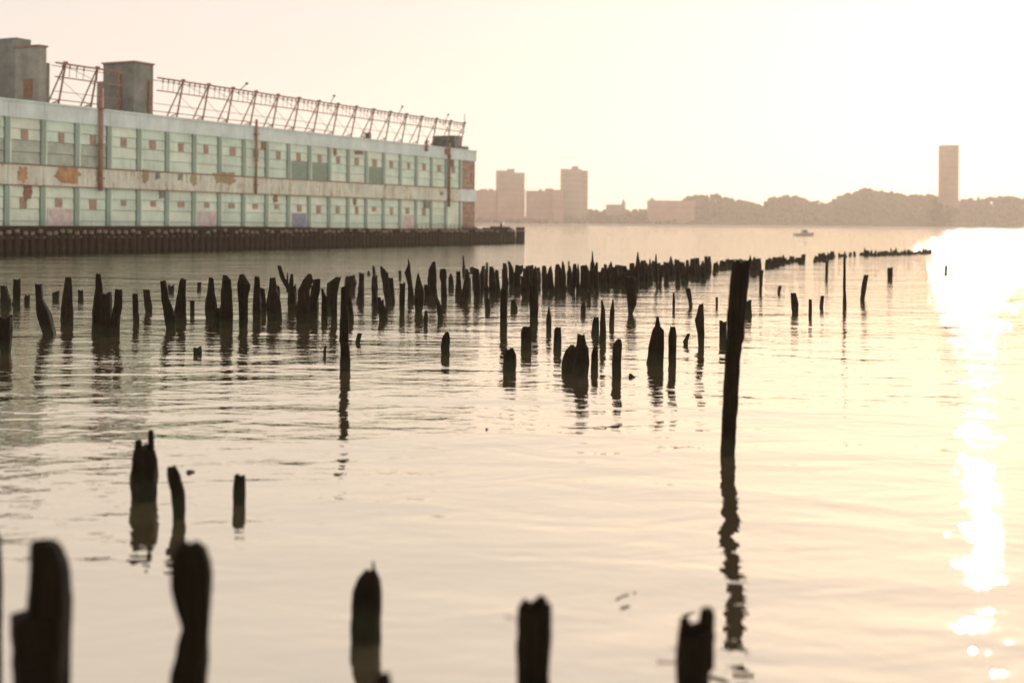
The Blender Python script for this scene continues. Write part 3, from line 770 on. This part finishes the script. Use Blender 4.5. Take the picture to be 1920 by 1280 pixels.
# outlines read from the photograph, tip first
T = [
 # blurred cluster at left
 ('A', 'flat', [(534, 2, 11), (560, 2, 18), (592, 2, 20)]), ('A', 'flat', [(521, 27, 37), (555, 26, 37), (590, 22, 34)]), ('A', 'flat', [(588, -2, 19), (630, -2, 20), (660, 2, 18), (687, 6, 16)]),
 ('A', 'flat', [(552, 47, 55), (578, 46, 55)]), ('A', 'flat', [(530, 68, 78), (560, 69, 80), (588, 71, 92), (630, 84, 102), (659, 95, 106)]), ('A', 'flat', [(543, 100, 110), (572, 100, 110)]),
 ('A', 'flat', [(518, 124, 133), (560, 118, 134), (600, 115, 135), (642, 121, 134)]), ('A', 'flat', [(543, 147, 155), (573, 147, 156)]), ('A', 'flat', [(511, 181, 188), (540, 180, 191), (585, 175, 192), (662, 172, 192)]),
 ('A', 'flat', [(545, 191, 207), (600, 191, 208), (657, 189, 207)]), ('A', 'flat', [(540, 217, 228), (570, 215, 228), (600, 209, 223), (660, 206, 220)]), ('A', 'flat', [(547, 249, 257), (590, 250, 260), (626, 252, 260)]),
 ('A', 'flat', [(541, 269, 279), (575, 272, 284), (601, 276, 284)]), ('A', 'flat', [(525, 300, 309), (560, 303, 314), (590, 309, 327), (630, 316, 327), (650, 317, 326)]), ('A', 'flat', [(521, 339, 349), (560, 333, 347), (600, 326, 347), (632, 333, 347)]),
 ('A', 'flat', [(533, 315, 326), (556, 317, 325)]),
 ('A', 'flat', [(562, 357, 364), (601, 357, 364)]), ('A', 'flat', [(527, 371, 377), (551, 370, 376)]), ('A', 'flat', [(648, 364, 376), (660, 363, 377), (671, 364, 376)]),
 ('A', 'flat', [(519, 392, 399), (548, 389, 401), (570, 386, 405), (625, 389, 408)]), ('A', 'flat', [(515, 417, 423), (525, 417, 431), (580, 414, 434), (630, 412, 434), (650, 422, 433)]), ('A', 'flat', [(573, 404, 416), (628, 402, 416)]),
 ('B', 'flat', [(513, 449, 455), (532, 446, 466), (560, 448, 463), (610, 450, 463), (641, 455, 463)]), ('B', 'flat', [(516, 479, 486), (540, 477, 487), (580, 475, 489), (623, 476, 488)]),
 ('B', 'flat', [(518, 507, 515), (545, 505, 518), (568, 502, 524), (600, 504, 526), (623, 506, 524)]), ('B', 'flat', [(513, 545, 549), (535, 542, 550), (555, 541, 554), (601, 540, 549)]), ('B', 'flat', [(497, 521, 527), (520, 526, 534), (545, 540, 549), (596, 548, 557)]),
 ('B', 'point', [(513, 579, 584), (525, 570, 586), (545, 561, 579), (562, 560, 579), (592, 557, 580), (631, 561, 577)]), ('B', 'flat', [(521, 589, 600), (545, 588, 599), (562, 580, 595), (590, 577, 595), (619, 576, 594)]),
 ('B', 'point', [(541, 602, 605), (560, 604, 612), (590, 603, 613), (618, 604, 613)]), ('B', 'flat', [(518, 633, 639), (527, 620, 636), (545, 617, 632), (580, 621, 631), (627, 622, 631)]),
 ('M', 'flat', [(534, 640, 651), (600, 638, 652), (638, 637, 649), (646, 639, 654), (680, 638, 656), (707, 640, 655)]), ('B', 'flat', [(554, 652, 658), (590, 652, 662), (617, 652, 663)]), ('B', 'flat', [(514, 650, 664), (530, 648, 666), (560, 650, 664)]),
 ('B', 'flat', [(510, 674, 682), (530, 674, 682), (553, 671, 682), (584, 667, 681)]), ('B', 'point', [(507, 690, 692), (518, 688, 695)]), ('B', 'flat', [(647, 609, 613), (660, 606, 610), (672, 608, 612)]), ('B', 'flat', [(624, 671, 678), (648, 666, 673)]),
 ('B', 'flat', [(498, 698, 702), (510, 699, 704), (522, 700, 704)]), ('B', 'flat', [(498, 713, 715), (512, 715, 727), (530, 718, 728), (560, 722, 733), (591, 727, 736)]), ('B', 'flat', [(532, 697, 702), (555, 698, 706), (575, 699, 710), (594, 700, 708)]),
 ('B', 'flat', [(556, 708, 713), (570, 710, 717), (585, 711, 725), (613, 713, 727)]),
 # below the seaward end of the shed
 ('C', 'flat', [(506, 747, 752), (526, 748, 753)]), ('C', 'flat', [(529, 750, 760), (560, 749, 759), (597, 750, 758)]), ('C', 'point', [(484, 764.6, 765.6), (496, 765, 769), (511, 759, 770), (535, 765, 773), (579, 765, 780)]),
 ('C', 'point', [(512, 783, 785), (530, 780, 790), (545, 778, 795), (570, 778, 794), (598, 780, 788)]), ('C', 'flat', [(489, 811, 816), (505, 804, 817), (535, 802, 818), (572, 800, 821)]), ('C', 'flat', [(532, 796, 806), (568, 790, 813)]),
 ('C', 'flat', [(558, 815, 821), (575, 819, 828), (595, 821, 830), (607, 821, 830)]), ('C', 'flat', [(502, 826, 836), (520, 825, 837), (530, 827, 836), (545, 827, 838), (581, 828, 837)]), ('C', 'point', [(535, 847, 850), (547, 842, 851)]),
 ('C', 'point', [(582, 797, 801), (600, 794, 802), (617, 795, 801)]), ('M', 'flat', [(622, 835, 842), (635, 829, 843), (650, 827, 842), (668, 828, 842)]),
 ('C', 'flat', [(479, 867, 869.5), (490, 867.5, 870), (500, 867, 872), (522, 867, 872)]), ('C', 'flat', [(503, 873, 877), (520, 872, 880), (545, 866, 881), (565, 861, 878), (581, 866, 877)]), ('C', 'flat', [(520, 880, 883), (563, 876, 883)]),
 ('C', 'flat', [(531, 855, 861), (545, 854, 862), (562, 853, 862)]), ('C', 'flat', [(499, 881, 887), (514, 881, 888)]), ('C', 'flat', [(503, 890, 898), (530, 888, 900), (560, 889, 901), (574, 889, 900)]), ('C', 'flat', [(520, 900, 905), (564, 898, 905)]),
 ('C', 'flat', [(497, 904, 909), (507, 902, 909), (521, 901, 909)]), ('C', 'flat', [(491, 911, 915), (507, 911, 915.5)]), ('C', 'point', [(527, 911, 913), (540, 908, 916), (565, 908, 916)]), ('C', 'flat', [(558, 910, 918), (588, 910, 920)]),
 ('C', 'flat', [(498, 918, 925), (520, 917, 928), (540, 917, 930), (566, 918, 928)]), ('C', 'flat', [(506, 928, 933), (525, 930, 936), (561, 930, 940)]), ('C', 'flat', [(492, 943, 949), (510, 943, 951), (530, 942, 953), (561, 939, 953)]),
 ('M', 'flat', [(536, 940, 951), (570, 938, 951), (600, 938, 950), (622, 938, 950)]), ('C', 'flat', [(489, 952, 956), (503, 954, 962), (520, 955, 965), (551, 955, 968)]), ('C', 'flat', [(495, 967, 980), (506, 966, 981), (515, 965, 976), (540, 962, 974), (553, 959, 969)]),
 ('C', 'flat', [(517, 976, 982), (535, 977, 986), (552, 977, 989), (566, 981, 989)]), ('C', 'flat', [(560, 959, 966), (575, 958, 970), (588, 958, 970)]),
 # dense rows below the far blocks
 ('D', 'flat', [(496, 986, 1000), (520, 986, 1001), (545, 988, 1002)]), ('M', 'flat', [(529, 991, 1008), (560, 993, 1009), (590, 994, 1008), (613, 994, 1009)]), ('D', 'flat', [(500, 1004, 1012), (520, 1003, 1014), (546, 1004, 1014)]), ('D', 'flat', [(496, 1017, 1023), (510, 1016, 1025), (540, 1016, 1027), (557, 1017, 1027)]),
 ('D', 'point', [(501, 1030, 1033), (515, 1026, 1036), (545, 1028, 1039), (558, 1029, 1040)]), ('M', 'flat', [(608, 981, 995), (620, 978, 996), (659, 977, 995)]), ('M', 'point', [(575, 1028, 1030.5), (595, 1025, 1033), (624, 1024, 1034)]), ('M', 'flat', [(612, 1041, 1051), (630, 1039, 1052), (658, 1038, 1052)]),
 ('M', 'flat', [(651, 949, 962), (665, 945, 967), (697, 943, 966)]), ('M', 'flat', [(645, 1070, 1077), (655, 1062, 1079), (680, 1054, 1078), (701, 1053, 1076)]), ('M', 'flat', [(625, 1083, 1095), (645, 1082, 1099), (652, 1080, 1103), (680, 1076, 1103), (711, 1075, 1101)]),
 ('M', 'flat', [(647, 1114, 1120), (665, 1109, 1121), (697, 1108, 1121)]), ('M', 'flat', [(634, 1157, 1165), (645, 1150, 1166), (680, 1148, 1164), (710, 1149, 1164)]), ('M', 'flat', [(592, 1231, 1235), (612, 1228, 1238), (619, 1224, 1244), (650, 1217, 1244), (688, 1214, 1242)]),
 ('M', 'flat', [(611, 1257, 1266), (630, 1254, 1268), (688, 1254, 1267)]), ('M', 'point', [(700, 1180, 1183), (707, 1179, 1192)]),
 ('D', 'flat', [(494, 1042, 1048), (510, 1041, 1054), (540, 1040, 1055), (558, 1040, 1054)]), ('D', 'point', [(489, 1054, 1056), (500, 1053, 1059), (535, 1049, 1057)]), ('D', 'flat', [(489, 1065, 1068), (503, 1065, 1068)]), ('D', 'flat', [(493, 1075, 1080), (510, 1073, 1082), (535, 1069, 1079), (556, 1068, 1078)]),
 ('D', 'flat', [(495, 1089, 1100), (510, 1089, 1104), (540, 1088, 1105), (558, 1088, 1102)]), ('D', 'flat', [(543, 1100, 1108), (573, 1102, 1107)]), ('D', 'point', [(471, 1110, 1111.5), (488, 1109, 1113), (495, 1107, 1115), (520, 1106, 1116), (549, 1105, 1118)]), ('D', 'flat', [(491, 1118, 1121), (505, 1114, 1121), (530, 1113, 1122), (559, 1117, 1124)]),
 ('D', 'flat', [(500, 1128, 1134), (515, 1126, 1136), (546, 1127, 1139)]), ('D', 'point', [(567, 1092, 1096), (577, 1089, 1098), (594, 1089, 1098)]), ('M', 'flat', [(593, 1114, 1122), (605, 1111, 1123), (630, 1109, 1122)]), ('M', 'point', [(563, 1127, 1130), (580, 1127, 1134), (620, 1125, 1136), (646, 1123, 1136)]),
 ('M', 'point', [(560, 1148.5, 1150), (583, 1144, 1152), (616, 1142, 1151)]), ('D', 'flat', [(516, 1168, 1192), (545, 1175, 1192), (570, 1177, 1193), (585, 1178, 1187), (599, 1178, 1184)]), ('D', 'point', [(472, 1195, 1196.5), (488, 1193, 1199), (510, 1190, 1204), (540, 1190, 1205)]),
 ('E', 'flat', [(548, 1262, 1265), (565, 1261, 1266), (585, 1261, 1265)]), ('E', 'flat', [(538, 1284, 1294), (560, 1290, 1297), (581, 1293, 1299)]), ('E', 'flat', [(568, 1312, 1319), (600, 1304, 1320), (625, 1308, 1320), (660, 1311, 1320)]), ('E', 'flat', [(556, 1342, 1346), (578, 1342, 1346)]),
 ('E', 'point', [(625, 1289, 1294), (640, 1281, 1290), (649, 1283, 1290)]), ('E', 'flat', [(600, 1350, 1362), (648, 1349, 1362)]), ('F', 'flat', [(561, 1396, 1408), (598, 1395, 1409)]), ('E', 'point', [(476, 1229.5, 1231), (500, 1227, 1233), (552, 1231, 1235)]),
 ('F', 'flat', [(505, 1424, 1432), (530, 1424, 1429), (556, 1423, 1428)]), ('F', 'flat', [(535, 1460, 1466), (553, 1457, 1462)]), ('F', 'flat', [(548, 1483, 1492), (570, 1484, 1497), (592, 1486, 1496)]), ('F', 'flat', [(560, 1517, 1522), (598, 1516, 1522)]), ('F', 'flat', [(553, 1539, 1545), (580, 1536, 1543)]),
 ('F', 'flat', [(482, 1582, 1586), (545, 1581, 1586), (592, 1580, 1588)]), ('F', 'flat', [(514, 1621, 1629), (540, 1616, 1624), (571, 1612, 1619)]), ('F', 'flat', [(500, 1665, 1674), (530, 1664, 1673)]), ('F', 'flat', [(495, 1772, 1778), (514, 1770, 1777)]), ('F', 'flat', [(488, 1548, 1553), (531, 1547, 1552)]),
]
# the rows that run on behind: tops and feet follow the row's line in the photograph
def fill(zone, x0, x1, step, ytop, ybase, wid, jt=6, jb=8):
    x = x0
    while x < x1:
        t = (x - x0) / (x1 - x0); yt = ytop[0] + (ytop[1] - ytop[0]) * t + R.uniform(-jt, jt * .6); yb = ybase[0] + (ybase[1] - ybase[0]) * t + R.uniform(-jb, jb)
        w = (wid[0] + (wid[1] - wid[0]) * t) * R.uniform(.75, 1.45); ln = R.uniform(-2.5, 2.5)
        yb = max(yb, yt + 6)
        pt = R.random()
        if pt < .35: T.append((zone, 'point', [(yt - R.uniform(0, 6), x + ln - .8, x + ln + .8), (yt + .25 * (yb - yt), x + ln * .6 - w * .45, x + ln * .6 + w * .4), (yb, x - w / 2, x + w / 2)]))
        else: T.append((zone, 'flat', [(yt, x + ln - w * R.uniform(.3, .45), x + ln + w * R.uniform(.3, .45)), ((yt + yb) / 2, x + ln * .5 - w / 2, x + ln * .5 + w / 2), (yb, x - w / 2, x + w / 2)]))
        x += step * R.uniform(.6, 1.3)
fill('C', 846, 984, 13, (509, 503), (556, 552), (8, 9), 8, 14)
fill('D', 990, 1085, 13, (506, 503), (553, 552), (9, 9), 8, 12)
fill('B', 455, 740, 33, (540, 522), (606, 582), (10, 9), 9, 14)
fill('D', 1136, 1200, 6.5, (501, 500), (538, 540), (9, 9), 11)
fill('D', 1100, 1186, 9, (505, 508), (548, 546), (10, 9), 4, 7)
fill('E', 1205, 1345, 5.6, (497, 489), (527, 517), (8, 7.5), 11, 6)
fill('E', 1205, 1330, 10, (502, 494), (540, 528), (8, 7), 9, 9)
fill('E', 1352, 1372, 7, (487, 487), (512, 510), (9, 9), 3, 4)
fill('F', 1408, 1426, 6, (484, 484), (516, 510), (9, 8), 3, 5)
fill('F', 1438, 1506, 4.8, (487, 479), (501, 491), (7, 6), 6, 3)
fill('F', 1528, 1566, 4.6, (478, 473), (489, 484), (7, 6), 5, 3)
fill('F', 1575, 1612, 8, (475, 473), (482, 481), (5, 5), 2, 2)
fill('F', 1614, 1745, 4.0, (472, 469), (480, 476), (5, 4.5), 3.5, 1.5)

HEAD = {'A': 'in row below the roof towers', 'B': "in row below the shed's middle", 'C': "in row below the shed's end",
        'D': 'in row below the far apartment towers', 'E': 'in row left of the tall post', 'F': 'in row right of the tall post', 'M': 'in open water before the rows'}
byz = {}
for i, (zone, style, secs) in enumerate(T):
    kk = {'A': .74, 'B': .78, 'C': .86, 'D': .88, 'E': .86, 'F': .86, 'M': .93}[zone]
    yt, yb0 = min(q[0] for q in secs), max(q[0] for q in secs); ycut = yt + (yb0 - yt) * kk
    if zone != 'F' or yb0 > 520:
        keep = [q for q in sorted(secs) if q[0] < ycut]; nxt = [q for q in sorted(secs) if q[0] >= ycut][0]; la = keep[-1]
        t = (ycut - la[0]) / (nxt[0] - la[0]); secs = keep + [(ycut, la[1] + (nxt[1] - la[1]) * t, la[2] + (nxt[2] - la[2]) * t)]
    fork = None
    if i % 5 in (1, 3):     # broken shoulder beside the tip
        L = ycut - yt; wd = sum(q[2] - q[1] for q in secs) / len(secs); xm = sum(q[2] + q[1] for q in secs) / 2 / len(secs)
        sd = R.choice((-1, 1)); y0 = yt + R.uniform(.10, .34) * L
        fork = [(y0, y0 + .3 * L, xm + sd * wd * .30 - wd * .26, xm + sd * wd * .30 + wd * .26)]
    if zone in 'AB':
        secs = [(y, (a + b) / 2 - (b - a) * .62, (a + b) / 2 + (b - a) * .62) for y, a, b in secs]
    else:
        secs = [(y, (a + b) / 2 - (b - a) * .555, (a + b) / 2 + (b - a) * .555) for y, a, b in secs]
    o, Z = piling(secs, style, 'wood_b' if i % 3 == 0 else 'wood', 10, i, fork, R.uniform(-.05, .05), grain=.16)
    top = min(secs); base = max(secs)
    hgt = (base[0] - top[0]) / FPX * Z; wid = sum(s[2] - s[1] for s in secs) / len(secs) / FPX * Z
    lean = ((top[1] + top[2]) - (base[1] + base[2])) / 2 / max(1, base[0] - top[0])
    byz.setdefault(zone, []).append((top[1] + top[2], o, style, hgt, wid, lean))
for z, lst in byz.items():
    lst.sort(key=lambda t: t[0])
    for i, (_, o, style, hgt, wid, lean) in enumerate(lst):
        size = ('short ' if hgt < 1.2 else 'tall ' if hgt > 2.3 else '') + ('thin ' if wid < .3 else 'stout ' if wid > .62 else '')
        ln = ' leaning right' if lean > .14 else ' leaning left' if lean < -.14 else ''
        tp = 'pointed ' if style == 'point' else ''
        tag(o, f"{size}{tp}piling{ln}, {ordw(i)} from left {HEAD[z]}", 'piling', 'pilings of the ruined pier')

# foreground pilings and the tall post, drawn one by one
def fg(label, secs, style='flat', fork=None, cat='piling', name='timber_piling', mat='wood', sides=18, seed=900, Zd=None, grain=.14):
    o, Z = piling(secs, style, mat, sides, seed, fork, 0, Zd, name, grain)
    tag(o, label, cat, 'pilings of the ruined pier'); return o, Z
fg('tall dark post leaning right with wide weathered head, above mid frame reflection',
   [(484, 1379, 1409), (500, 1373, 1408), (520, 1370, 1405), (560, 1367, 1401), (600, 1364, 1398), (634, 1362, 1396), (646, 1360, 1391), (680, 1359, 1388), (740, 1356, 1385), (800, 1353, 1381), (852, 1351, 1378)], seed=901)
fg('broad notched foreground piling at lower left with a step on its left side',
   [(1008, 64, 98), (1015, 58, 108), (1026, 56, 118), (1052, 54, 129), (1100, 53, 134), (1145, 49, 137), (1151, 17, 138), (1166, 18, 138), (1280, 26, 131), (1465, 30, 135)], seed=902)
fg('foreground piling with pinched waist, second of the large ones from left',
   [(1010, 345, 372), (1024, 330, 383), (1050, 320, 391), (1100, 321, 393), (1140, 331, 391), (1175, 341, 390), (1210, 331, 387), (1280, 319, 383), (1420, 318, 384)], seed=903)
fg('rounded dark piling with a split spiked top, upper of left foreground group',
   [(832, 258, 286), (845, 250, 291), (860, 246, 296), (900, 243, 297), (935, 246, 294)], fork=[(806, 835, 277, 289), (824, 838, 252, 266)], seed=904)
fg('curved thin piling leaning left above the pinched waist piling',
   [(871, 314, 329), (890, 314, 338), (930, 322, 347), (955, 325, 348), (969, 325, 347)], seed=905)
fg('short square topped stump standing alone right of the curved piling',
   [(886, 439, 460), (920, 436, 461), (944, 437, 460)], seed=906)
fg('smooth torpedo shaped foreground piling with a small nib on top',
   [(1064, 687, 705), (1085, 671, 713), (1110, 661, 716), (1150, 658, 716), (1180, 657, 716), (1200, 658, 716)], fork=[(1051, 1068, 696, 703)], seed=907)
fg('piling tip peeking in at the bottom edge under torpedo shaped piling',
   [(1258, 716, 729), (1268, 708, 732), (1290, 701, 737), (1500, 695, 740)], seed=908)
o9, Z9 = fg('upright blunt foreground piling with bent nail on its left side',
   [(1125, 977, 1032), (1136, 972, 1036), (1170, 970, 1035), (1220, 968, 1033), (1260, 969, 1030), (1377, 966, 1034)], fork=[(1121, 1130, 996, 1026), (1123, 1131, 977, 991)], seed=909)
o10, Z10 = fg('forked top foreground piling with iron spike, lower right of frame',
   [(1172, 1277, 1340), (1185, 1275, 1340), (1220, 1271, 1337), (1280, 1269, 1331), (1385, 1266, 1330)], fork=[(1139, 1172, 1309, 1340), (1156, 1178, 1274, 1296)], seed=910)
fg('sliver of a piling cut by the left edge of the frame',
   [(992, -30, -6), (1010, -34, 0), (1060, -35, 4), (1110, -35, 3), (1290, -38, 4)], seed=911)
def spike(o, Z, x0, y0, x1, y1, r):
    a = at(x0, y0, Z); b = at(x1 + 8, y1, Z); c = o.location
    m = MB(); m.tube([(a[0] - c.x, -.03, a[1]), (b[0] - c.x, 0, b[1])], [r, r * .8], 6)
    m.tube([(a[0] - c.x - .006, -.03, a[1]), (a[0] - c.x + .008, -.03, a[1] - .001)], r * 1.8, 7)
    m.build('iron_spike', M['rust'], o)
spike(o9, Z9, 949, 1154, 970, 1162, .006)
spike(o10, Z10, 1234, 1238, 1271, 1243, .012)
spike(o10, Z10, 1256, 1213, 1274, 1215, .004)

# flotsam
def flotsam(label, pts, r=.008, group='floating twigs near the forked piling'):
    ws = []
    for x, y in pts:
        Z = depth_at(x, y); ws.append(Vector((at(x, y, Z)[0], Z, .006)))
    c = ws[0]; m = MB(); m.tube([w - c for w in ws], [r] * (len(ws) - 1) + [r * .4], 5)
    k = len(ws) // 2
    if len(ws) > 2: m.tube([ws[k] - c, ws[k] - c + Vector((.06, .05, .01))], [r * .6, r * .2], 4)
    tag(m.build('floating_twig', M['twig'], None, tuple(c)), label, 'twig', group)
flotsam('thin floating twig up left of the forked piling', [(1155, 1124), (1168, 1117), (1181, 1113)])
flotsam('tiny floating bark chip beside the thin twig', [(1189, 1112), (1192, 1110)], .012)
flotsam('short floating stick below the thin twig', [(1164, 1140), (1172, 1138), (1180, 1136)], .012)
flotsam('bit of floating reed close to forked piling top', [(1282, 1152), (1295, 1149), (1305, 1148)], .006)
flotsam('pale curled floating reed right of the forked piling', [(1386, 1210), (1396, 1218), (1404, 1230)], .009)
flotsam('clump of floating weed at the foot of forked piling', [(1333, 1268), (1350, 1274), (1368, 1279)], .016)
flotsam('dark floating bark piece in open water right of centre', [(912, 805), (915, 804.3)], .03)
flotsam('floating wood knot beside the curved thin piling', [(352, 886), (357, 885), (361, 884)], .045)

# ------------------------------------------------------------------ haze over the river
m = MB(); m.box(-2700, 2700, -160, 2620, -1.2, 175)
hz = m.build('haze', [])
hm = bpy.data.materials.new('river_haze'); hm.use_nodes = True; nt = hm.node_tree; nt.nodes.clear()
vo = N(nt, 'ShaderNodeVolumePrincipled'); vo.inputs['Color'].default_value = (0.95, 0.83, 0.73, 1); vo.inputs['Density'].default_value = 0.00013
vo.inputs['Anisotropy'].default_value = 0.45
oo = N(nt, 'ShaderNodeOutputMaterial'); nt.links.new(vo.outputs[0], oo.inputs['Volume'])
hz.data.materials.append(hm); tag(hz, kind='stuff', label='thin pale evening haze lying over the river', cat='haze')
